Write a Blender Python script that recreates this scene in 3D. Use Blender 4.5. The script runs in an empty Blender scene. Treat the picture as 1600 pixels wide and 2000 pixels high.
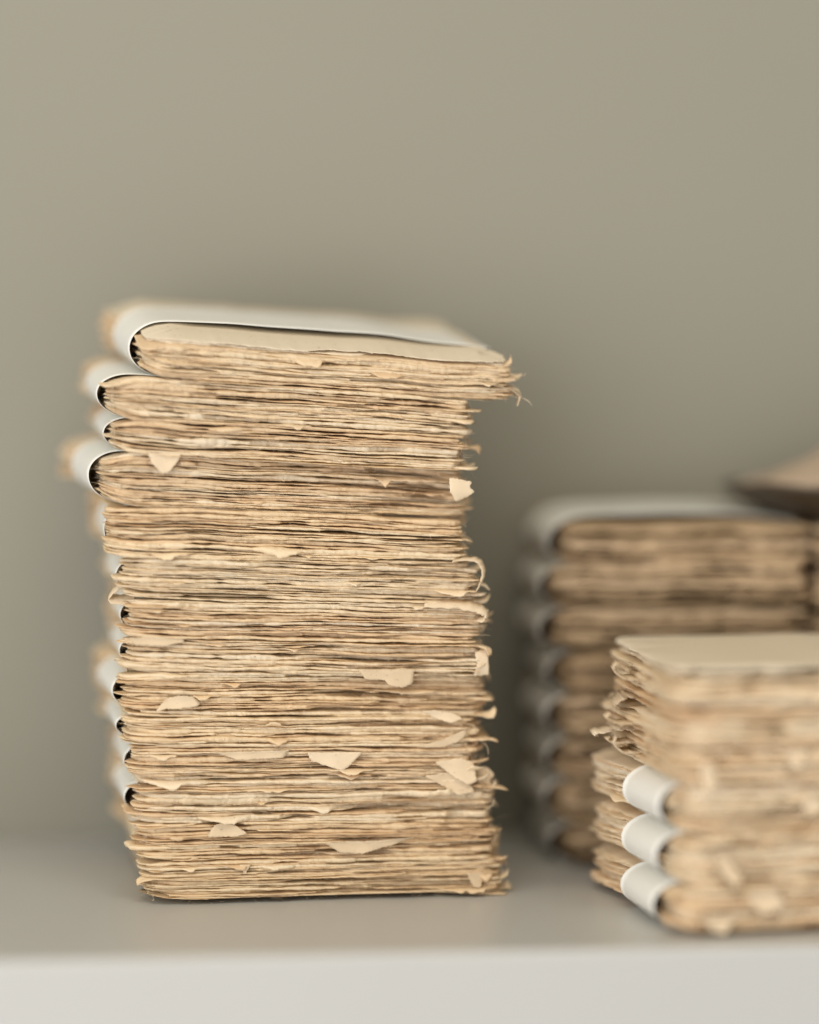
import bpy, math, random
import numpy as np
from mathutils import Vector, Matrix

rng = np.random.default_rng(7)
random.seed(7)
S = bpy.context.scene
COL = S.collection
MM = 0.001
F_PX, HZ, CAM_D, CAM_H = 6111.0, 600.0, 0.935, 0.178   # focal length in photo pixels, horizon row, distance, height

# ------------------------------------------------------------------ camera
cam = bpy.data.cameras.new('camera')
cam.sensor_fit = 'VERTICAL'; cam.sensor_height = 36.0; cam.sensor_width = 28.8
cam.lens = 110.0
cam.clip_start = 0.01; cam.clip_end = 50
cam.dof.use_dof = True
cam.dof.focus_distance = CAM_D + 0.001
cam.dof.aperture_fstop = 1.5
co = bpy.data.objects.new('camera', cam); COL.objects.link(co)
co.location = (0, -CAM_D, CAM_H)
co.rotation_euler = (math.radians(90) - math.atan(400 / F_PX), 0, 0)
S.camera = co

# ------------------------------------------------------------------ world and lamps
w = bpy.data.worlds.new('World'); S.world = w; w.use_nodes = True
w.node_tree.nodes['Background'].inputs[0].default_value = (1.0, 0.94, 0.84, 1)
w.node_tree.nodes['Background'].inputs[1].default_value = 0.45

def area(name, loc, target, sx, sy, power, col):
    l = bpy.data.lights.new(name, 'AREA'); l.shape = 'RECTANGLE'; l.size = sx; l.size_y = sy
    l.energy = power; l.color = col
    o = bpy.data.objects.new(name, l); COL.objects.link(o)
    o.location = loc
    o.rotation_euler = (Vector(target) - Vector(loc)).to_track_quat('-Z', 'Y').to_euler()
    return o
area('window_light', (-0.75, -1.12, 0.32), (0, 0.03, 0.10), 1.4, 1.1, 16.5, (1.0, 0.98, 0.965))
area('ceiling_light', (0.10, -0.78, 1.05), (0.05, -0.05, 0.0), 0.9, 0.5, 6.5, (1.0, 0.90, 0.74))
area('floor_bounce_light', (0.10, -1.35, -0.25), (0.05, 0.05, 0.15), 2.0, 1.0, 6.0, (0.86, 0.87, 1.0))

S.view_settings.view_transform = 'Standard'; S.view_settings.look = 'None'
S.view_settings.exposure = 0.0; S.view_settings.gamma = 1.0
S.cycles.max_bounces = 8; S.cycles.diffuse_bounces = 5; S.cycles.transmission_bounces = 3
S.cycles.use_denoising = True
S.cycles.sample_clamp_indirect = 2.0
S.cycles.blur_glossy = 1.0

# ------------------------------------------------------------------ materials
def mat(name):
    m = bpy.data.materials.new(name); m.use_nodes = True
    nt = m.node_tree
    for n in list(nt.nodes): nt.nodes.remove(n)
    out = nt.nodes.new('ShaderNodeOutputMaterial')
    return m, nt, out

def paper_material(name, c_dark, c_mid, c_light, transl=0.22, bump=0.35):
    m, nt, out = mat(name); N = nt.nodes.new; L = nt.links.new
    tc = N('ShaderNodeTexCoord'); oi = N('ShaderNodeObjectInfo')
    ramp = N('ShaderNodeValToRGB')
    e = ramp.color_ramp.elements
    e[0].position = 0.0; e[0].color = (*c_dark, 1); e[1].position = 1.0; e[1].color = (*c_light, 1)
    q = e.new(0.45); q.color = (*c_mid, 1)
    n1 = N('ShaderNodeTexNoise'); n1.inputs['Scale'].default_value = 55; n1.inputs['Detail'].default_value = 5
    L(tc.outputs['Object'], n1.inputs['Vector'])
    mx = N('ShaderNodeMath'); mx.operation = 'MULTIPLY_ADD'; mx.inputs[1].default_value = 0.7; mx.inputs[2].default_value = -0.35
    L(n1.outputs['Fac'], mx.inputs[0])
    ad = N('ShaderNodeMath'); ad.operation = 'ADD'; ad.use_clamp = True
    L(oi.outputs['Random'], ad.inputs[0]); L(mx.outputs[0], ad.inputs[1])
    L(ad.outputs[0], ramp.inputs['Fac'])
    # small brown plant specks in the pulp
    n2 = N('ShaderNodeTexNoise'); n2.inputs['Scale'].default_value = 900; n2.inputs['Detail'].default_value = 2
    L(tc.outputs['Object'], n2.inputs['Vector'])
    r2 = N('ShaderNodeMapRange'); r2.inputs['From Min'].default_value = 0.66; r2.inputs['From Max'].default_value = 0.78
    r2.inputs['To Min'].default_value = 0.0; r2.inputs['To Max'].default_value = 0.45
    L(n2.outputs['Fac'], r2.inputs['Value'])
    mc = N('ShaderNodeMixRGB'); mc.inputs['Color2'].default_value = (0.25, 0.13, 0.06, 1)
    L(r2.outputs[0], mc.inputs['Fac']); L(ramp.outputs['Color'], mc.inputs['Color1'])
    n3 = N('ShaderNodeTexNoise'); n3.inputs['Scale'].default_value = 2600; n3.inputs['Detail'].default_value = 4
    L(tc.outputs['Object'], n3.inputs['Vector'])
    mp = N('ShaderNodeMapping'); mp.inputs['Scale'].default_value = (1, 1, 14)
    L(tc.outputs['Object'], mp.inputs['Vector'])
    n4 = N('ShaderNodeTexNoise'); n4.inputs['Scale'].default_value = 320; n4.inputs['Detail'].default_value = 3
    L(mp.outputs[0], n4.inputs['Vector'])
    am = N('ShaderNodeMath'); am.operation = 'ADD'; L(n3.outputs['Fac'], am.inputs[0]); L(n4.outputs['Fac'], am.inputs[1])
    bp = N('ShaderNodeBump'); bp.inputs['Strength'].default_value = bump; bp.inputs['Distance'].default_value = 0.0003
    L(am.outputs[0], bp.inputs['Height'])
    d = N('ShaderNodeBsdfDiffuse'); t = N('ShaderNodeBsdfTranslucent'); ms = N('ShaderNodeMixShader')
    ms.inputs['Fac'].default_value = transl
    L(mc.outputs[0], d.inputs['Color']); L(mc.outputs[0], t.inputs['Color'])
    L(bp.outputs[0], d.inputs['Normal'])
    L(d.outputs[0], ms.inputs[1]); L(t.outputs[0], ms.inputs[2]); L(ms.outputs[0], out.inputs['Surface'])
    return m

M_PAPER = paper_material('handmade_paper', (0.86, 0.67, 0.44), (0.92, 0.77, 0.54), (0.95, 0.84, 0.65), transl=0.38, bump=0.25)
M_AGED = paper_material('aged_handmade_paper', (0.82, 0.62, 0.39), (0.89, 0.72, 0.48), (0.93, 0.80, 0.58), transl=0.32, bump=0.25)
M_SHADED = paper_material('shaded_handmade_paper', (0.38, 0.27, 0.16), (0.53, 0.39, 0.24), (0.74, 0.57, 0.38))  # handmade paper darkened in colour to paint shade on rear and edge stacks
M_PALE = paper_material('pale_torn_paper', (0.70, 0.56, 0.38), (0.77, 0.63, 0.44), (0.83, 0.70, 0.51), transl=0.2, bump=0.2)
M_TOP = paper_material('cover_paper', (0.66, 0.57, 0.43), (0.68, 0.59, 0.45), (0.70, 0.61, 0.46), transl=0.05, bump=0.15)
M_KRAFT = paper_material('kraft_paper', (0.42, 0.33, 0.24), (0.46, 0.36, 0.26), (0.50, 0.40, 0.29), transl=0.1)

def plain(name, col, rough, bump_scale=0, bump=0.0, var=0.0, var_scale=8, spec=0.4):
    m, nt, out = mat(name); N = nt.nodes.new; L = nt.links.new
    b = N('ShaderNodeBsdfPrincipled'); b.inputs['Roughness'].default_value = rough
    b.inputs['Specular IOR Level'].default_value = spec
    tc = N('ShaderNodeTexCoord')
    n = N('ShaderNodeTexNoise'); n.inputs['Scale'].default_value = var_scale; n.inputs['Detail'].default_value = 4
    L(tc.outputs['Object'], n.inputs['Vector'])
    mr = N('ShaderNodeMixRGB'); mr.inputs['Color1'].default_value = (*[c * (1 - var) for c in col], 1)
    mr.inputs['Color2'].default_value = (*[min(1, c * (1 + var)) for c in col], 1)
    L(n.outputs['Fac'], mr.inputs['Fac']); L(mr.outputs[0], b.inputs['Base Color'])
    if bump_scale:
        n2 = N('ShaderNodeTexNoise'); n2.inputs['Scale'].default_value = bump_scale; n2.inputs['Detail'].default_value = 3
        L(tc.outputs['Object'], n2.inputs['Vector'])
        bp = N('ShaderNodeBump'); bp.inputs['Strength'].default_value = bump; bp.inputs['Distance'].default_value = 0.0003
        L(n2.outputs['Fac'], bp.inputs['Height']); L(bp.outputs[0], b.inputs['Normal'])
    L(b.outputs[0], out.inputs['Surface'])
    return m
M_BAND = plain('smooth_white_paper', (0.75, 0.745, 0.69), 0.5, 1500, 0.08, 0.02, 40)
M_SHELF = plain('white_laminate', (0.45, 0.45, 0.425), 0.38, 300, 0.05, 0.02, 12, spec=0.5)
M_WALL = plain('painted_back_panel', (0.262, 0.253, 0.204), 0.7, 200, 0.1, 0.03, 5, spec=0.25)
M_DISH = plain('dark_wood', (0.045, 0.032, 0.018), 0.5, 400, 0.2, 0.2, 30)

# ------------------------------------------------------------------ mesh helpers
def mesh_obj(name, verts, faces, m, parent=None, smooth=True):
    me = bpy.data.meshes.new(name)
    me.from_pydata([tuple(v) for v in verts], [], faces)
    if smooth: me.shade_smooth()
    me.materials.append(m)
    o = bpy.data.objects.new(name, me); COL.objects.link(o)
    if parent: o.parent = parent
    return o

def fast_mesh(name, V, quads, ngons, m, parent):
    me = bpy.data.meshes.new(name)
    nq = len(quads)
    loops = np.concatenate([quads.ravel()] + [np.asarray(g) for g in ngons]).astype(np.int32)
    starts = list(range(0, nq * 4, 4)); p = nq * 4
    for g in ngons: starts.append(p); p += len(g)
    me.vertices.add(len(V)); me.vertices.foreach_set('co', V.astype(np.float32).ravel())
    me.loops.add(len(loops)); me.loops.foreach_set('vertex_index', loops)
    me.polygons.add(len(starts)); me.polygons.foreach_set('loop_start', np.array(starts, np.int32))
    me.update(calc_edges=True)
    me.shade_smooth(); me.materials.append(m)
    o = bpy.data.objects.new(name, me); COL.objects.link(o); o.parent = parent
    return o

def box(name, x0, x1, y0, y1, z0, z1, m, bevel=0.0, rot=0.0, pivot=(0, 0)):
    import bmesh
    bm = bmesh.new(); bmesh.ops.create_cube(bm, size=1)
    for v in bm.verts:
        v.co.x = x0 + (v.co.x + .5) * (x1 - x0); v.co.y = y0 + (v.co.y + .5) * (y1 - y0); v.co.z = z0 + (v.co.z + .5) * (z1 - z0)
    if bevel: bmesh.ops.bevel(bm, geom=bm.edges[:], offset=bevel, segments=4, affect='EDGES', profile=.5)
    me = bpy.data.meshes.new(name); bm.to_mesh(me); bm.free()
    me.materials.append(m)
    o = bpy.data.objects.new(name, me); COL.objects.link(o)
    o.location = (pivot[0], pivot[1], 0); o.rotation_euler.z = rot
    return o

def noise1(s, total, wl):
    """smooth periodic 1-D noise in -1..1 along a closed outline of length total"""
    n = max(3, int(round(total / wl)))
    k = rng.uniform(-1, 1, n)
    t = (s / total * n) % n
    i = t.astype(int) % n; f = t - np.floor(t); f = (1 - np.cos(f * np.pi)) / 2
    return k[i] * (1 - f) + k[(i + 1) % n] * f

# ------------------------------------------------------------------ shelf and back panel
SH = math.radians(5.4)
shelf = box('shelf', -0.7, 0.9, -0.080, 0.1185, -0.030, 0.0, M_SHELF, 0.0022, SH, (0, 0))
shelf['kind'] = 'structure'; shelf['label'] = 'white laminate shelf board with rounded front edge'
wall = box('wall', -0.9, 1.1, 0.1190, 0.135, -0.03, 0.75, M_WALL, 0, SH, (0, 0))
wall['kind'] = 'structure'; wall['label'] = 'plain beige grey back panel behind the stacks'

# ------------------------------------------------------------------ paper bundles
class Stack:
    def __init__(s, name, x, y, yaw, W, D, H, lean_x=0.0, rise=0.0):
        s.name, s.x, s.y, s.yaw, s.W, s.D, s.H, s.lean, s.rise = name, x, y, yaw, W, D, H, lean_x, rise
    def warp(s, wx, wy, zl):
        """world mm + level -> world z in mm: the pile is thinner at its right end, top sheets lift at the back"""
        c, n = math.cos(-s.yaw), math.sin(-s.yaw)
        dx, dy = wx - s.x, wy - s.y
        xs = c * dx - n * dy; ys = n * dx + c * dy
        return zl * (1 - s.lean * np.clip(xs / s.W, -.15, 1.2)) + s.rise * (zl / s.H) ** 4 * np.clip(ys / s.D, -.1, 1.2)

def outline(W, D, rad, sp_front, sp_side, sp_right, sp_back):
    """rounded rectangle, counter-clockwise from front-left, returning points and outward normals"""
    P, Nn = [], []
    r = rad
    def seg(a, b, n, sp):
        L = math.hypot(b[0] - a[0], b[1] - a[1]); k = max(2, int(L / sp))
        for i in range(k):
            t = i / k; P.append((a[0] + (b[0] - a[0]) * t, a[1] + (b[1] - a[1]) * t)); Nn.append(n)
    def arc(c, a0, rr, sp):
        k = max(4, int(rr * math.pi / 2 / sp))
        for i in range(k):
            a = math.radians(a0 + 90 * i / k)
            P.append((c[0] + rr * math.cos(a), c[1] + rr * math.sin(a))); Nn.append((math.cos(a), math.sin(a)))
    r1, r2, r3, r4 = r
    seg((r1, 0), (W - r2, 0), (0, -1), sp_front); arc((W - r2, r2), 270, r2, sp_front)
    seg((W, r2), (W, D - r3), (1, 0), sp_right); arc((W - r3, D - r3), 0, r3, sp_back)
    seg((W - r3, D), (r4, D), (0, 1), sp_back); arc((r4, D - r4), 90, r4, sp_side)
    seg((0, D - r4), (0, r1), (-1, 0), sp_side); arc((r1, r1), 180, r1, sp_front)
    return np.array(P), np.array(Nn)

class Bundle:
    pass

def to_world(b, lx, ly):
    c, s = math.cos(b.yaw), math.sin(b.yaw)
    return b.x + c * lx - s * ly, b.y + s * lx + c * ly

def level(b, lx, ly, frac):
    """local position and fraction of the bundle's height -> pile level in mm"""
    gl = 1 - b.pinch * np.clip(1 - (lx + 1) / 10.0, 0, 1) ** 1.7
    gr = 1 - 0.05 * np.clip(1 - (b.W - lx) / 9.0, 0, 1) ** 1.5
    gf = 1 - (.75 / b.h) * np.clip((np.asarray(ly, float) - 7) / 5.0, 0, 1) * np.clip((68 - np.asarray(ly, float)) / 5.0, 0, 1) * b.banded
    z = b.h * (0.5 + (frac - 0.5) * gl * gr * gf)
    z = z - b.sag * frac * np.clip(1 - ly / 14.0, 0, 1.1) ** 1.1
    z = z - b.sag_side * frac * np.clip(1 - (b.W - lx) / 40.0, 0, 1.1) ** 1.5
    wv = b.wave(lx) * (1 - b.base_flat)
    return b.z0 + z + wv * np.clip(frac * 3, 0, 1)

def make_sheet(b, i, frac0, frac1, q, cover=False):
    """one deckle-edged sheet: closed thin slab with ragged feathered rim"""
    W, D = b.W + rng.normal(0, .7), b.D + rng.normal(0, 1.0)
    rad = (rng.uniform(5, 12), rng.uniform(1.5, 6), 4, rng.uniform(3, 7))
    P, Nn = outline(W, D, rad, q * 0.53, q * 0.9, q * 1.0, q * 6)
    P[:, 0] -= b.flare * np.clip((P[:, 1] - 58) / 16, 0, 1) ** .7 * np.clip(1 - P[:, 0] / 30, 0, 1)
    P[:, 0] -= b.right_in * np.clip((P[:, 1] - 7) / 6, 0, 1) * np.clip((P[:, 0] - b.W + 25) / 25, 0, 1)
    fw = np.clip((15 - P[:, 1]) / 4, 0, 1) * np.clip(1 - P[:, 0] / 22, 0, 1)
    P[:, 0] -= (b.front_flare + rng.normal(0, .8)) * fw
    n = len(P)
    seglen = np.hypot(*(np.roll(P, -1, 0) - P).T); s = np.concatenate([[0], np.cumsum(seglen)[:-1]]); T = seglen.sum()
    off = rng.normal(0, .38) + .45 * noise1(s, T, 28) + .4 * noise1(s, T, 7) + .25 * noise1(s, T, 2.2) + rng.uniform(-.2, .2, n)
    thin = np.zeros(n)
    for _ in range(rng.poisson(2.4)):                   # stretches where the sheet is torn short
        c0 = rng.uniform(0, T) if rng.random() < .4 else rng.uniform(0, W)
        wd = rng.uniform(2.0, 16.0)
        d = np.abs((s - c0 + T / 2) % T - T / 2)
        k = np.clip(1.25 - d / wd, 0, 1) ** .5; off -= rng.uniform(1.0, 3.8) * k; thin = thin - .22 * k
    curl = .25 * noise1(s, T, 12)                       # sign: + lifts, - droops
    if not cover:
        for _ in range(rng.poisson(.8)):               # torn tabs along the rim
            c0 = rng.uniform(0, T) if rng.random() < .5 else rng.uniform(0, W)
            wd = rng.uniform(1.5, 7); ex = rng.uniform(.8, 3.0)
            d = np.abs((s - c0 + T / 2) % T - T / 2)
            k = np.clip(1.3 - d / wd + .35 * noise1(s, T, 1.7), 0, 1.2) ** rng.uniform(.5, 1.3)
            off += ex * k; curl += k * rng.choice([-1.0, -.8, .5])
        for _ in range(rng.poisson(b.ragged)):
            c0 = W + rng.uniform(-6, 26)
            wd = rng.uniform(.8, 4.0); ex = rng.uniform(1.0, 3.6 + b.ragged)
            d = np.abs((s - c0 + T / 2) % T - T / 2)
            k = np.clip(1.2 - d / wd + .4 * noise1(s, T, 1.4), 0, 1.2) ** rng.uniform(.5, 1.4)
            off += ex * k; curl += k * rng.choice([-1.1, -.5, .6, 1.0])
    elif cover:
        off = off * .8 + rng.uniform(-.5, .5, n) * np.clip((P[:, 0] - W + 12) / 12, 0, 1) + 1.6 * noise1(s, T, 5) * np.clip((P[:, 0] - W + 10) / 10, 0, 1)
    off = np.clip(off, -5.5, 5.2)
    jx, jy, jr = rng.normal(0, .8), rng.normal(0, .35), rng.normal(0, .004)
    fracm = (frac0 + frac1) / 2 + (.65 / b.h if cover else 0); th = (frac1 - frac0)
    zn = (.4 if cover else 1) * .22 * noise1(s, T, 22) + .13 * noise1(s, T, 6) + .045 * noise1(s, T, 1.6)      # rim waviness in mm
    thn = np.clip(1.02 + .5 * noise1(s, T, 10) + .32 * noise1(s, T, 3.2) + .16 * noise1(s, T, 1.5) + thin, .25, 1.7)
    inner = -8.5
    rings = []
    for k, (pos, tf, wv) in enumerate([(-18, 1.0, 0), (inner, 1.0, .25), (.5, 1, .6), (.80, 1, .85), (.94, .9, 1), (1.0, .45, 1)]):
        if k < 2: p = np.full(n, float(pos))
        else: p = inner + (off - inner) * pos
        ex = np.clip(p, 0, None)
        r = 3.2 / np.clip(np.abs(curl), .12, 1.2)
        a = np.clip(ex / r, 0, 2.4)
        hp = np.where(ex > 0, r * np.sin(a), p); hz = np.sign(curl) * r * (1 - np.cos(a))
        dd = 18.0 if k == 0 else 8.5
        Qx = np.clip(P[:, 0], dd, W - dd); Qy = np.clip(P[:, 1], dd, D - dd)
        t = np.clip(-p / dd, 0, 1); hp = np.clip(hp, 0, None)
        X = P[:, 0] + (Qx - P[:, 0]) * t + Nn[:, 0] * hp; Y = P[:, 1] + (Qy - P[:, 1]) * t + Nn[:, 1] * hp
        X, Y = X + jx - Y * jr, Y + jy + X * jr
        tcur = th * b.h * tf * (thn if k >= 2 else 1)
        rings.append((X, Y, hz + zn * wv, tcur))
    V = []
    def lay(X, Y, dz, t, sign, V):
        zl = level(b, X, Y, fracm) + dz + sign * t / 2
        wx, wy = to_world(b, X, Y)
        z = b.st.warp(wx, wy, zl)
        if b.base_flat:
            z = np.maximum(z, .12 + 1.5 * np.clip(1 - Y / 11, 0, 1) * np.clip(X / 14, .2, 1) * np.clip((b.W - X) / 20, .15, 1) + 2.4 * np.clip(1 - X / 16, 0, 1) ** 1.6)
        z = np.maximum(z, .12)
        V.append(np.column_stack([X, Y, z - b.zbase]) * MM)
    for (X, Y, dz, t) in rings: lay(X, Y, dz, t, 1, V)
    for (X, Y, dz, t) in rings[-2::-1]: lay(X, Y, dz, t, -1, V)
    nr = len(V); V = np.concatenate(V)
    idx = np.arange(n); nx = (idx + 1) % n
    Q = []
    for k in range(nr - 1):
        a, c = k * n, (k + 1) * n
        Q.append(np.column_stack([a + idx, c + idx, c + nx, a + nx]))
    Q = np.concatenate(Q)
    # interior: a coarse fan of quads from ring 0 / last ring to a centre line keeps long sheets smooth
    caps = [idx.copy(), (nr - 1) * n + idx[::-1]]
    if cover or b.open_under and i == b.nsheets - 2:
        caps = []
    if cover:
        X0, Y0 = rings[0][0], rings[0][1]; cx, cy = W / 2, D / 2; extra = []; prev = None
        for f in (.75, .5, .28, .1):
            V0 = V; V = []
            lay(cx + (X0 - cx) * f, cy + (Y0 - cy) * f, 0, rings[0][3], 1, V)
            a = 0 if prev is None else prev; c = len(V0); prev = c
            extra.append(np.column_stack([a + nx, c + nx, c + idx, a + idx])); V = np.concatenate([V0, V[0]])
        caps = [prev + idx]; Q = np.concatenate([Q] + extra)
    o = fast_mesh('sheet', V, Q, caps, M_TOP if cover and b.mat is M_PAPER else b.mat, b.root)
    if cover: o['label'] = 'smooth cream top sheet'
    return o

def make_band(b, y0, y1, left, arch=0.0, right=1.2):
    """closed strip of smooth paper wrapped round the bundle"""
    W, h = b.W, b.h
    path = []                                            # (x, frac-of-height with band, extra z)
    xl = 7.0
    for x in np.linspace(W - 4, xl, 26): path.append((x, 0.0))
    for a in np.linspace(0, math.pi, 26)[1:-1]: path.append((xl - (xl + left) * math.sin(a) ** .8, .5 - .5 * math.cos(a)))
    for x in np.linspace(xl, W - 4, 40): path.append((x, 1.0))
    for a in np.linspace(0, math.pi, 12)[1:-1]: path.append((W - 4 + (4 + right) * math.sin(a), .5 + .5 * math.cos(a)))
    n = len(path); ny = 9
    save = b.pinch, b.sag, b.banded
    b.pinch, b.sag, b.banded = 0.06, 0.0, 0.0
    outer, inner = [], []
    for j in range(ny):
        yy = y0 + (y1 - y0) * j / (ny - 1)
        for (x, f) in path:
            cx, cz = 0.0, 0.0
            up = arch * math.sin(math.pi * min(max((x + left) / (W * .93 + left), 0), 1)) ** .75 * max(0, (f - .5) * 2)
            for lst, g in ((outer, 0.0), (inner, .14)):
                ff = f + (g / h) * (1 if f < .5 else -1) * abs(f - .5) * 2
                xx = x + g * (1 if x < xl else (-1 if x > W - 4 else 0)) * (1 - abs(f - .5) * 2)
                wx, wy = to_world(b, xx, yy)
                z = float(b.st.warp(wx, wy, float(level(b, xx, max(yy, 20), ff)) + up))
                lst.append((xx * MM, yy * MM, (max(z, .05 if g == 0 else .3) - b.zbase) * MM))
    b.pinch, b.sag, b.banded = save
    V = outer + inner; N0 = n * ny; F = []
    for j in range(ny - 1):
        for i in range(n):
            i2 = (i + 1) % n
            F.append((j * n + i, j * n + i2, (j + 1) * n + i2, (j + 1) * n + i))
            F.append((N0 + j * n + i, N0 + (j + 1) * n + i, N0 + (j + 1) * n + i2, N0 + j * n + i2))
    for j in (0, ny - 1):
        for i in range(n):
            i2 = (i + 1) % n
            F.append((j * n + i, N0 + j * n + i, N0 + j * n + i2, j * n + i2))
    o = mesh_obj('paper_band', V, F, M_BAND, b.root)
    return o

def make_fibres(b, count, q=1.0):
    """loose hairs of pulp standing off the rims: uncountable"""
    V, F = [], []
    for _ in range(count):
        side = rng.random()
        if side < .55: x, y, nx, ny = rng.uniform(2, b.W), -.2, 0, -1
        elif side < .75: x, y, nx, ny = b.W - .2, rng.uniform(0, 30), 1, 0
        else: x, y, nx, ny = .2, rng.uniform(0, 14), -1, 0
        f = rng.uniform(.04, .96)
        L = rng.gamma(2.0, .55); d = np.array([nx + rng.normal(0, .8), ny + rng.normal(0, .8), rng.normal(0, .6)])
        d /= np.linalg.norm(d); cv = rng.normal(0, .45, 3)
        wx, wy = to_world(b, x, y)
        p0 = np.array([x, y, float(b.st.warp(wx, wy, float(level(b, x, y, f)))) - b.zbase])
        wv = np.cross(d, (0, 0, 1.0)); wv = wv / (np.linalg.norm(wv) + 1e-6); up = np.array([0, 0, 1.0])
        r0 = rng.uniform(.03, .075)
        base = len(V)
        for k in range(4):
            t = k / 3; c = p0 + d * L * t + cv * L * t * t * .8; r = r0 * (1 - .7 * t)
            for a in (0, 2.1, 4.2): V.append((c + wv * r * math.cos(a) + up * r * math.sin(a)) * MM)
        for k in range(3):
            for a in range(3):
                a2 = (a + 1) % 3; F.append((base + k * 3 + a, base + k * 3 + a2, base + k * 3 + 3 + a2, base + k * 3 + 3 + a))
    o = mesh_obj('loose_fibres', V, F, M_PALE, b.root)
    o['kind'] = 'stuff'
    return o

def make_flap(b, shape, x, frac, label=None, side='front', out=0.6, curl=0.8, y=0.0, th=.22, material=None):
    """a torn scrap hanging off a sheet. shape: outline in mm, first coordinate along the face, second up/down
    (negative hangs down); it stands off the face by out and curls by curl"""
    pts = []
    sh = shape + [shape[0]]
    for a, c in zip(sh[:-1], sh[1:]):
        L = math.hypot(c[0] - a[0], c[1] - a[1]); k = max(1, int(L / .3))
        for i in range(k):
            t = i / k
            pts.append((a[0] + (c[0] - a[0]) * t, a[1] + (c[1] - a[1]) * t))
    pts = np.array(pts); base = (pts + np.roll(pts, 1, 0) + np.roll(pts, -1, 0) + np.roll(pts, 2, 0) + np.roll(pts, -2, 0)) / 5
    pts = base + rng.uniform(-.16, .16, pts.shape); cx, cy = pts.mean(0); n = len(pts)
    H = max(abs(pts[:, 1]).max(), .5)
    V = []; rings = [1.0, .86, .55, .22]
    if side == 'front': bx, by = x, -abs(out) * .6
    elif side == 'right': bx, by = b.W + out, y
    else: bx, by = -out, y
    wx, wy = to_world(b, bx, by)
    z0 = float(b.st.warp(wx, wy, float(level(b, bx, by, frac)))) - b.zbase
    for sgn in (1, -1):
        for r in rings:
            for (px, pz) in (pts if r == 1.0 else base):
                u = cx + (px - cx) * r; v = cy + (pz - cy) * r
                t = abs(v) / H
                o_ = curl * t * t * 1.6 + .2 * math.sin(u * .7 + x) + .08 * math.sin(v * 1.5 + u * .5)
                thick = (th / 2 if r < 1 else th / 8) * sgn
                if side == 'front': V.append((bx + u, by - o_ - thick, z0 + v))
                elif side == 'right': V.append((bx + u, by + thick + o_, z0 + v))
                else: V.append((bx - u, by + thick + o_, z0 + v))
    V = [(a * MM, c * MM, d * MM) for a, c, d in V]
    F = []
    R = len(rings)
    for s_ in range(2):
        for k in range(R - 1):
            a0 = (s_ * R + k) * n; a1 = a0 + n
            for i in range(n):
                j = (i + 1) % n
                q = (a0 + i, a0 + j, a1 + j, a1 + i); F.append(q if s_ == 0 else q[::-1])
        a0 = (s_ * R + R - 1) * n; g = [a0 + i for i in range(n)]; F.append(g if s_ == 0 else g[::-1])
    for i in range(n):
        j = (i + 1) % n; F.append((i, R * n + i, R * n + j, j))
    o = mesh_obj('torn_flap', V, F, material or M_PALE, b.root)
    if label: o['label'] = label
    return o

def make_curl(b, pts, width, side_dir=(0, 1, 0), th=.2, label=None):
    """a curled ribbon of torn paper through local points (x, y, z in mm above the bundle base)"""
    P = [np.array(p, float) for p in pts]
    path = []
    for i in range(len(P) - 1):
        p0 = P[max(i - 1, 0)]; p1 = P[i]; p2 = P[i + 1]; p3 = P[min(i + 2, len(P) - 1)]
        for k in range(6):
            t = k / 6
            path.append(.5 * ((2 * p1) + (-p0 + p2) * t + (2 * p0 - 5 * p1 + 4 * p2 - p3) * t * t + (-p0 + 3 * p1 - 3 * p2 + p3) * t ** 3))
    path.append(P[-1]); n = len(path)
    sd = np.array(side_dir, float); sd /= np.linalg.norm(sd)
    V, F = [], []
    for i, p in enumerate(path):
        p = p + rng.normal(0, .09, 3); tg = path[min(i + 1, n - 1)] - path[max(i - 1, 0)]; nm = np.cross(tg, sd); nm /= (np.linalg.norm(nm) + 1e-9)
        t = i / (n - 1); thl = th * rng.uniform(.65, 1.15) * min(1, .35 + 3 * t, .25 + 2.5 * (1 - t)); wd = width * (1 - .55 * t ** 3) * rng.uniform(.82, 1.12)
        sh = rng.uniform(-.15, .15)
        for a, c in ((-.5, .5), (0, .5), (.5, .5), (.5, -.5), (0, -.5), (-.5, -.5)):
            V.append(tuple((p + sd * (wd * a + sh) + nm * thl * c * (1 if a == 0 else .5)) * MM))
    for i in range(n - 1):
        for k in range(6):
            k2 = (k + 1) % 6; F.append((i * 6 + k, i * 6 + k2, i * 6 + 6 + k2, i * 6 + 6 + k))
    F.append(tuple(range(5, -1, -1))); F.append(tuple((n - 1) * 6 + k for k in range(6)))
    o = mesh_obj('torn_curl', V, F, M_PALE, b.root)
    if label: o['label'] = label
    return o

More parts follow.
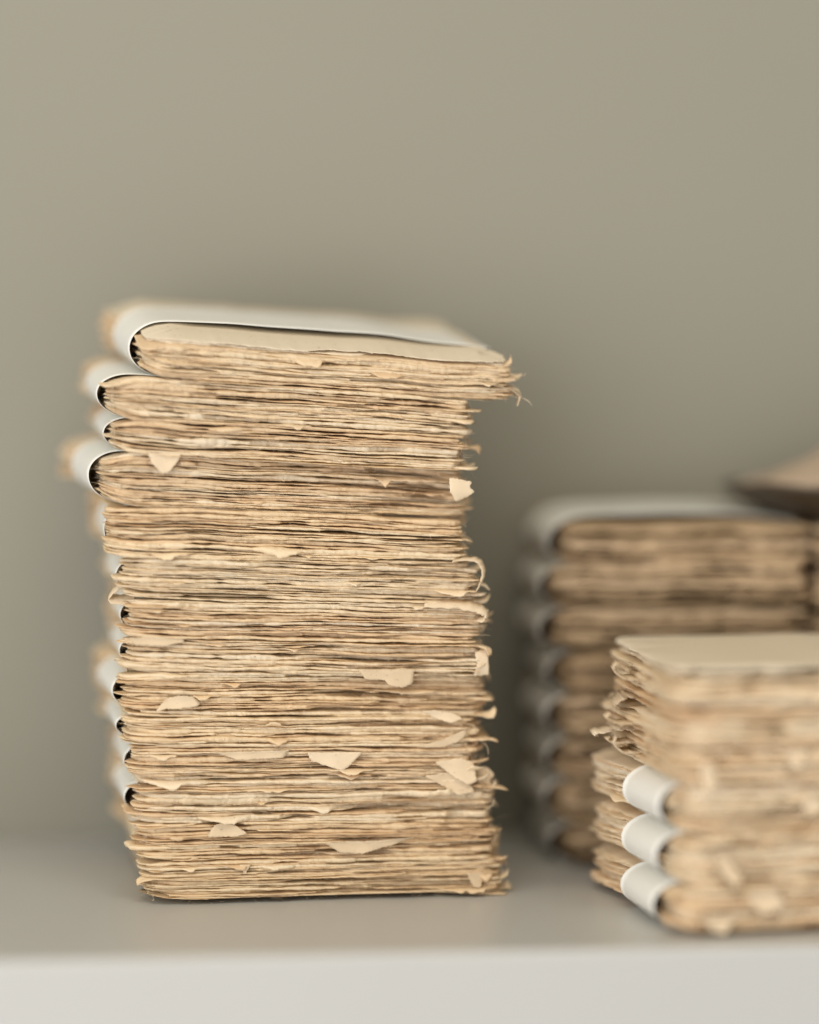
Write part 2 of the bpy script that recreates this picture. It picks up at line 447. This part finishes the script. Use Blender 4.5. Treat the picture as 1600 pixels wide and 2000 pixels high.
def make_bundle(st, x, y, yaw, W, D, z0, h, label, group, q=1.0, band=(14, 62, 2.0, 0.0), pitch=.74, fibres=140,
                sag=0.0, sag_side=0.0, cover=False, base_flat=0.0, wave_amp=.35, pinch=.30, flare=2.5, front_flare=0.0, material=None, right_in=0.0, loose=0.0, ragged=.9):
    b = Bundle(); b.st, b.x, b.y, b.yaw, b.W, b.D, b.z0, b.h = st, x, y, math.radians(yaw), W, D, z0, h
    b.ragged = ragged; b.loose = loose; b.right_in = right_in
    b.mat = material or M_PAPER
    b.front_flare = front_flare
    b.flare = flare if band else 0.0
    b.banded = 1.0 if band else 0.0
    b.sag, b.sag_side, b.pinch, b.base_flat = sag, sag_side, pinch, base_flat
    kn = rng.uniform(-1, 1, 9)
    def wave(lx):
        t = np.clip(np.asarray(lx, float) / 16.0 + .5, 0, 7.999); i = t.astype(int); f = t - i; f = (1 - np.cos(f * np.pi)) / 2
        return wave_amp * (kn[i] * (1 - f) + kn[np.minimum(i + 1, 8)] * f)
    b.wave = wave
    b.zbase = float(st.warp(x, y, z0))
    r = bpy.data.objects.new('paper_bundle', None); COL.objects.link(r)
    r.location = (x * MM, y * MM, b.zbase * MM); r.rotation_euler.z = b.yaw
    r.empty_display_size = .01
    r['label'] = label; r['category'] = 'paper bundle'; r['group'] = group
    b.root = r
    n = max(6, int(round(h / pitch)))
    wts = rng.choice([.55, .8, 1.1, 1.7], n) * rng.uniform(.85, 1.15, n); wts = wts / wts.sum()
    lo, hi = (.06 / h, 1 - .06 / h)
    b.nsheets = n; b.open_under = cover
    edges = lo + (hi - lo) * np.concatenate([[0], np.cumsum(wts)])
    for i in range(n):
        f0, f1 = edges[i], edges[i + 1]
        fill = rng.choice([1.0, .92, .8, .6, .35], p=[.74, .14, .06, .04, .02]) * (1 - loose * rng.random() ** 2)
        m = (f0 + f1) / 2; hf = (f1 - f0) / 2 * fill
        make_sheet(b, i, m - hf, m + hf, q, cover and i == n - 1)
    if band: make_band(b, band[0], band[1], band[2], band[3], 1.2 - right_in)
    if fibres: make_fibres(b, fibres)
    return b

def X_at(px, d=935.0): return (px - 800.0) * d / F_PX

# ---- the tall middle stack (top to bottom): photo row of its lower edge at the left, left and right ends, yaw, band
G1 = 'banded paper bundles in the tall middle stack'
H1 = 172.0
MY = -12.0
main = Stack('tall', -84.0, MY, math.radians(11), 106.0, 86.0, H1, lean_x=0.045, rise=8.0)
rows = [
 # y_bottom, left, right, yaw, band left bulge, label
 (738, 290, 1000, 11.5, 4.2, 'top bundle of the tall middle stack, white band bulging over its cream cover sheet'),
 (822, 222, 918, 10, 4.0, 'second bundle of the tall stack, fat white band loop standing clear of its corner'),
 (888, 224, 905, 9, 2.6, 'thin bundle with narrow white loop below the two jutting bundles of tall stack'),
 (990, 208, 905, 12.5, 4.0, 'bundle whose white band juts farthest left from the tall middle stack'),
 (1092, 210, 905, 8.5, 2.4, 'bundle with fanned jagged right edge just below the farthest jutting white band'),
 (1172, 242, 930, 9, 3.8, 'tall stack bundle with curled scrap sticking out at its left corner'),
 (1248, 246, 938, 8.5, 3.2, 'tall stack bundle ending at right in a long drooping tongue of paper'),
 (1318, 243, 935, 8.5, 3.2, 'tall stack bundle with pale rectangular scrap hanging on its front'),
 (1404, 243, 938, 11.5, 4.6, 'tall stack bundle with pale oval flap at its left front and jutting band'),
 (1462, 243, 930, 9.5, 3.6, 'thin tall stack bundle just under the one with the pale oval flap'),
 (1538, 254, 925, 9, 3.6, 'tall stack bundle with pale torn triangle hanging mid front'),
 (1616, 262, 955, 9.5, 4.0, 'third bundle from the bottom of the tall stack with dark hollow in its band'),
 (1692, 266, 958, 9, 0.8, 'second bundle from the bottom of the tall stack with pale mound of pulp on front'),
 (1779, 280, 972, 9, None, 'lowest bundle of the tall stack resting on the shelf'),
]
tops = [636] + [r[0] for r in rows[:-1]]
mb = []
for (yb, xl, xr, yaw, bl, lab), yt in zip(rows, tops):
    k = len(mb)
    ZP = lambda yy: 178 - (yy - HZ) * (935 + MY) / F_PX
    ff = 0.0 if k < 4 else rng.uniform(1.8, 3.0)
    z0 = ZP(yb) if k < 13 else 0.0; z1 = ZP(yt)
    W = (xr - xl) * (935 + MY) / F_PX / math.cos(math.radians(yaw)) * 1.01
    y0 = MY + (0.0 if k else 0.5)
    band = None if bl is None else (13.0, 56.0, bl + ff * .1, 2.0 if k == 0 else 0.0)
    mb.append(make_bundle(main, X_at(xl, 935 + MY) + ff * .8, y0, yaw, W - ff * .8, 86 if k else 84, z0, z1 - z0, lab, G1, 1.0, band, fibres=650,
              sag=3.8 if k == 0 else 0, sag_side=0.0, cover=(k == 0), base_flat=1.0 if k == 13 else 0.0,
              pinch=.36 if k < 4 else .08, right_in=5.5 if k == 0 else 0.0, flare=(4.0, 2.6, 1.6, 4.0)[k] if k < 4 else 3.0,
              front_flare=ff,
              ragged=.9 if k < 7 else 1.7,
              material=M_AGED if k in (4, 8, 9, 12, 13) else M_PAPER))

# scraps of torn paper that show one by one on the tall stack
def fl(k, shape, px, py, label, **kw):
    b = mb[k]; x = X_at(px, 930) - b.x
    frac = (ZP(py) - b.z0) / b.h
    x = x / math.cos(b.yaw)
    return make_flap(b, shape, x, frac, label, **kw)
fl(3, [(-5, 1), (5, .6), (4.2, -1.4), (1.2, -5), (-.8, -5.2), (-4, -2.2)], 322, 888, 'pale torn triangle hanging point down', out=1.6, curl=.4)
fl(8, [(-6.8, -3), (-4, .4), (0, 1.7), (4.2, 1.4), (7, -1), (5, -1.9), (0, -2.2), (-4, -2.2)], 346, 1372, 'pale rounded flap', out=1.8, curl=.8)
fl(7, [(-8.6, 1.6), (8.8, 1.4), (8, -3), (5, -4), (1, -3.2), (-.4, -1.6), (-6, -1.3)], 752, 1312, 'pale rectangular scrap', out=2.0, curl=.5)
fl(10, [(-8.5, 1.4), (8.6, 1.2), (4.5, -2.8), (2.2, -4.2), (-3, -2.6), (-7, -1.2)], 652, 1484, 'pale torn triangle', out=1.9, curl=.5)
fl(10, [(-13, 1.0), (10, 1.2), (8, -1.1), (-6, -1.4)], 500, 1478, 'long pale strip', out=1.4, curl=.3)
fl(12, [(-6, -2.2), (-3.5, 1.2), (-.6, 2.0), (3, .8), (6.5, -1.6), (3, -2.4)], 440, 1628, 'pale mound of pulp', out=1.5, curl=.5)
fl(13, [(-1.8, .8), (1.9, .9), (.2, -2.2)], 475, 1706, None, out=1.3, curl=.3)
fl(7, [(-9, 1.0), (7, 1.0), (8, -.6), (2, -1.6), (-7, -1.1)], 310, 1252, 'pale lip of torn paper', out=1.2, curl=.4)
fl(9, [(-7, 1.4), (-3, 1.7), (3, .4), (6, -1.2), (2, -2.4), (-3, -.8)], 868, 1398, None, out=1.2, curl=.5)
fl(11, [(-8, 1), (-2, 2), (5, .2), (7.4, -4), (2, -4.6), (-2, -2.2)], 880, 1532, 'large pale flap folded down at the right corner', out=2.0, curl=1.4)
fl(10, [(-6, 1), (2, 2.2), (6, .6), (7, -5), (4, -6), (-1, -3)], 888, 1500, 'pale flap folded down', out=1.5, curl=1.0)
fl(10, [(-9, -1.2), (0, 1.0), (6, 3.8), (7, 2.2), (4, 0), (0, -1.4)], 868, 1452, 'pointed flap turned up', out=1.8, curl=.3)
fl(13, [(-14, 1.2), (4, 1.4), (14, 2.2), (6, -.4), (-2, -2.4), (-9, -2)], 720, 1665, 'long pale tongue lying over the lower sheets', out=1.8, curl=.5)
fl(13, [(-3, 1), (3, 1), (1.2, -3.6), (-1, -3.2)], 932, 1735, None, out=1.2, curl=.5)

def at(k, px, py, y=0.0):
    """local coordinates in bundle k of the point seen at (px, py), lying y mm behind the left corner's plane"""
    b = mb[k]; y = y + MY; r = (935.0 + y) / F_PX
    wx = (px - 800) * r; wz = 178 - (py - 600) * r
    dx, dy = wx - b.x, y - b.y; c, s = math.cos(-b.yaw), math.sin(-b.yaw)
    return (c * dx - s * dy, s * dx + c * dy, wz - b.zbase)
def curl(k, pix, y, width, label=None, sd=(0, 1, 0), th=.22):
    make_curl(mb[k], [at(k, p[0], p[1], y + (p[2] if len(p) > 2 else 0)) for p in pix], width, sd, th, label)
curl(0, [(940, 705), (985, 722), (1005, 732), (1022, 733), (1026, 728)], 24, .7, 'thin wisp of fibre')
curl(1, [(930, 742), (975, 755), (1000, 762), (1014, 775), (1010, 792)], 22, 5, 'curled tip')
curl(1, [(1005, 775), (1025, 778), (1040, 792)], 22, .5)
curl(5, [(885, 1095), (925, 1092), (942, 1105), (943, 1130), (930, 1158)], 16, 6, 'curled loop', (.3, 1, .1), 1.2)
curl(6, [(830, 1178), (900, 1182), (940, 1192), (950, 1206), (935, 1212)], 14, 6, 'long drooping tongue', (.2, 1, .4), 1.5)
curl(10, [(900, 1448), (935, 1450), (952, 1462), (955, 1478)], 18, .8)
curl(5, [(262, 1168), (232, 1172), (212, 1166), (228, 1146), (248, 1138)], 12, 5, 'curled scrap', (.2, .9, .6), .3)
curl(8, [(248, 1262), (246, 1310), (256, 1370), (274, 1420)], 12, 4, 'long pale strip of paper hanging over the band', (.2, 1, 0), .3)
curl(12, [(930, 1600), (962, 1580), (968, 1565)], 18, .7)
curl(13, [(950, 1668), (966, 1650), (972, 1630)], 20, 2.0)
curl(13, [(955, 1745), (976, 1730), (985, 1708)], 20, 2.0)
curl(11, [(945, 1560), (966, 1545), (972, 1530)], 20, 1.2)
def rflap(k, px, py, y, shape, label=None):
    l = at(k, px, py, y); b = mb[k]
    o = make_flap(b, shape, 0, .5, label, side='right', out=0, curl=.6, y=0)
    wx, wy = to_world(b, b.W, 0)
    z0 = float(b.st.warp(wx, wy, float(level(b, b.W, 0, .5)))) - b.zbase
    o.location = ((l[0] - b.W) * MM, l[1] * MM, (l[2] - z0) * MM)
rflap(8, 942, 1300, 16, [(-2.2, 3.8), (2.0, 4.6), (2.3, -3.4), (-2.6, -3.6), (-1.4, 0)], 'upright torn rectangle')
rflap(3, 904, 958, 14, [(-4, 4), (3.2, 2.6), (2.2, 1.2), (3.8, -.4), (2.4, -1.6), (-2, -3.4), (-4, 0)], 'jagged torn corner')
rflap(12, 948, 1525, 20, [(-3, 4), (1, 3.2), (3.2, 1), (1.4, -1), (3, -3.2), (-2, -2.8)], None)

# ---- the stack behind at right
G2 = 'banded paper bundles in the shaded stack behind'
H2 = 110.0
back = Stack('back', 45.0, 48.0, math.radians(5), 92.0, 76.0, H2, 0.0, 1.0)
blab = ['top bundle of the shaded rear stack, pale band arching over it beside the dark dish',
        'shaded rear bundle just below the arched pale band, edge level with front stack top',
        'third bundle from the top of the shaded rear stack',
        'shaded rear bundle fourth from the top with a round pale band end',
        'rear bundle level with the topmost white band loop of the front right stack',
        'rear bundle between the tall stack and middle white loop of the front stack',
        'second bundle from the bottom of the shaded rear stack',
        'lowest bundle of the shaded rear stack sitting on the shelf']
lv = np.linspace(0, H2, 9)
bb = []
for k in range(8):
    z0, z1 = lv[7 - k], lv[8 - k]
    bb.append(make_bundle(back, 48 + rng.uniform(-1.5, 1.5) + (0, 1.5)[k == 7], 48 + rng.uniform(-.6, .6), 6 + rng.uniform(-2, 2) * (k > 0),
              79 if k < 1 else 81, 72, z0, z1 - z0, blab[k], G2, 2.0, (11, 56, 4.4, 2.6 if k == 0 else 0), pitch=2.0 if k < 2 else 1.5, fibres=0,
              sag=2.0 if k == 0 else 0, cover=(k == 0), base_flat=float(k == 7), pinch=.2, flare=1.0, material=M_SHADED, loose=.75))
G3 = 'bundles in the dark stack at the right edge'
side = Stack('side', 130.0, 50.0, math.radians(4), 92.0, 70.0, 109.0)
slab = ['top bundle of the dark right edge stack, directly under the dark dish', 'second bundle below the dark dish at the right edge',
        'third bundle below the dark dish, mostly hidden by neighbouring stack']
for k in range(3):
    make_bundle(side, 130 + rng.uniform(-1, 1), 50, 4 + k, 90, 68, 109 - 14 * (k + 1), 14, slab[k], G3, 2.4, None, pitch=1.6, fibres=0, material=M_SHADED, loose=.7)
for k in range(3, 7):
    z1 = 109 - 14 * k; z0 = max(0, z1 - 17) if k < 6 else 0
    make_bundle(side, 130, 50, 4, 90, 68, 67 - (67 / 4) * (k - 2), 67 / 4, '%s bundle from the shelf in the dark right edge stack, under the dish' % ('fourth', 'third', 'second', 'lowest')[k - 3], G3, 4.0, None, pitch=3, fibres=0, material=M_SHADED)

# ---- the front stack at right
G4 = 'paper bundles in the front right stack'
H4 = 76.0
front = Stack('front', 77.5, -60.0, math.radians(13), 106.0, 84.0, H4, 0.0, 0.5)
flab = ['top loose unbanded wad of the front right stack with smooth cream sheet on top',
        'unbanded wad of curling sheets second from top of the front right stack',
        'front right bundle with the highest of the three white band loops',
        'front right bundle with the middle of the three white band loops',
        'lowest front right bundle, its white band loop touching the shelf']
flev = [76, 60, 43, 28.5, 14, 0]
fb = []
for k in range(5):
    z0, z1 = flev[k + 1], flev[k]
    dx = [-2.5, -1.5, 1.0, 0.0, -1.0][k]
    fb.append(make_bundle(front, 77.5 + dx, -60 + rng.uniform(-.5, .5), [9, 11, 14, 13, 12][k], 108, 84, z0, z1 - z0, flab[k], G4, 1.25,
              None if k < 2 else (13, 47, 4.2, 0), pitch=1.05, fibres=120, cover=(k == 0), base_flat=float(k == 4), pinch=.05 if k < 2 else .28))
for k, (x, fr, shp) in enumerate([(8, .25, [(-2, 3), (2, 2), (3, -4), (0, -7), (-2, -2)]), (34, .5, [(-3, 1), (3, 2), (4, -2), (-1, -4)])]):
    make_flap(fb[1], shp, x, fr, None, out=1.6, curl=1.2)
make_flap(fb[0], [(-3, 1.5), (4, 1.5), (3, -2), (-2, -2.5)], 42, .55, None, out=2, curl=1.0)
make_flap(fb[3], [(-2, 3), (2, 2), (6, -5), (3, -6.5), (-1, -2)], 11, .5, 'pale drooping tongue', out=1.8, curl=1.2)
make_flap(fb[4], [(-5, 3), (3, 3.5), (7, -2), (0, -4), (-4, -1)], 24, .75, 'broad pale flap', out=2.2, curl=1.4)
make_flap(fb[4], [(-6, 1.5), (4, 1), (1, -3), (-3, -2)], 12, .28, None, out=1.6, curl=.5)
make_flap(fb[2], [(-3, 2), (3, 2), (4, -2), (-1, -3)], 36, .6, None, out=2.0, curl=1.0)
for (z, ln, up) in ((68, 7, 3), (62, 5, -2), (55, 9, 2), (52, 10, -1), (49, 8, 1), (46, 6, 3)):
    b = fb[0] if z > 60 else fb[1]
    zz = z - b.zbase
    yy = rng.uniform(46, 62)
    make_curl(b, [(5, yy, zz), (-1, yy - 1, zz + .3), (-ln * .6, yy - 2, zz + up * .2), (-ln, yy - 2, zz + up), (-ln * .9, yy - 3, zz + up * 1.7)], rng.uniform(10, 20), (.1, 1, 0), .55)

# ------------------------------------------------------------------ the dark dish on the right edge stack
def dish():
    r = bpy.data.objects.new('dish', None); COL.objects.link(r)
    r.location = (.1585, .086, .1092); r['label'] = 'dark wooden dish holding tan paper, on the right edge stack'; r['category'] = 'dish'
    prof = [(0, 0), (30, 0), (33, .6), (40, 3.5), (48, 8.5), (52, 13), (52.6, 14.2), (51.4, 14.6), (50, 13.2), (45, 8.8), (36, 4.2), (28, 2.6), (0, 2.4)]
    V, F = [], []; n = 72
    for (rr, z) in prof[1:-1]:
        for i in range(n):
            a = 2 * math.pi * i / n; V.append((rr * 1.08 * math.cos(a) * MM, rr * math.sin(a) * MM * .72, z * .8 * MM))
    m = len(prof) - 2
    for k in range(m - 1):
        for i in range(n):
            j = (i + 1) % n; F.append((k * n + i, k * n + j, (k + 1) * n + j, (k + 1) * n + i))
    F.append(tuple(range(n - 1, -1, -1))); F.append(tuple((m - 1) * n + i for i in range(n)))
    mesh_obj('bowl', V, F, M_DISH, r)
    p = bpy.data.objects.new('folded_paper', None); COL.objects.link(p)
    p.location = (.1585, .086, .1092); p['label'] = 'tan crumpled paper heaped in the dark dish'; p['category'] = 'paper'
    for q_, (rx, hz, ox) in enumerate([(55, 9, 0), (50, 16, 1), (42, 23, 3), (32, 29, 6)]):
        V, F = [], []; nn, nr = 60, 8
        ph = rng.uniform(0, 6)
        for k in range(nr):
            t = (k + .3) / nr
            for i in range(nn):
                a = 2 * math.pi * i / nn
                rr = rx * t * (1 + .05 * math.sin(3 * a + ph) * t)
                z = 11.6 + hz * (1 - t ** 1.5) * .95 + 1.0 * math.sin(5 * a + ph + 3 * t) * t - 1.0 * t
                V.append(((ox + rr * math.cos(a)) * MM, rr * .7 * math.sin(a) * MM, z * MM))
        b0 = len(V)
        V += [(v[0], v[1], v[2] - .4 * MM) for v in V]
        for s_, base in ((0, 0), (1, b0)):
            for k in range(nr - 1):
                for i in range(nn):
                    j = (i + 1) % nn; f = (base + k * nn + i, base + (k + 1) * nn + i, base + (k + 1) * nn + j, base + k * nn + j)
                    F.append(f if s_ == 0 else f[::-1])
            g = tuple(base + i for i in range(nn)); F.append(g if s_ == 0 else g[::-1])
        k = nr - 1
        for i in range(nn):
            j = (i + 1) % nn; F.append((k * nn + i, b0 + k * nn + i, b0 + k * nn + j, k * nn + j))
        mesh_obj('sheet', V, F, M_KRAFT, p)
dish()
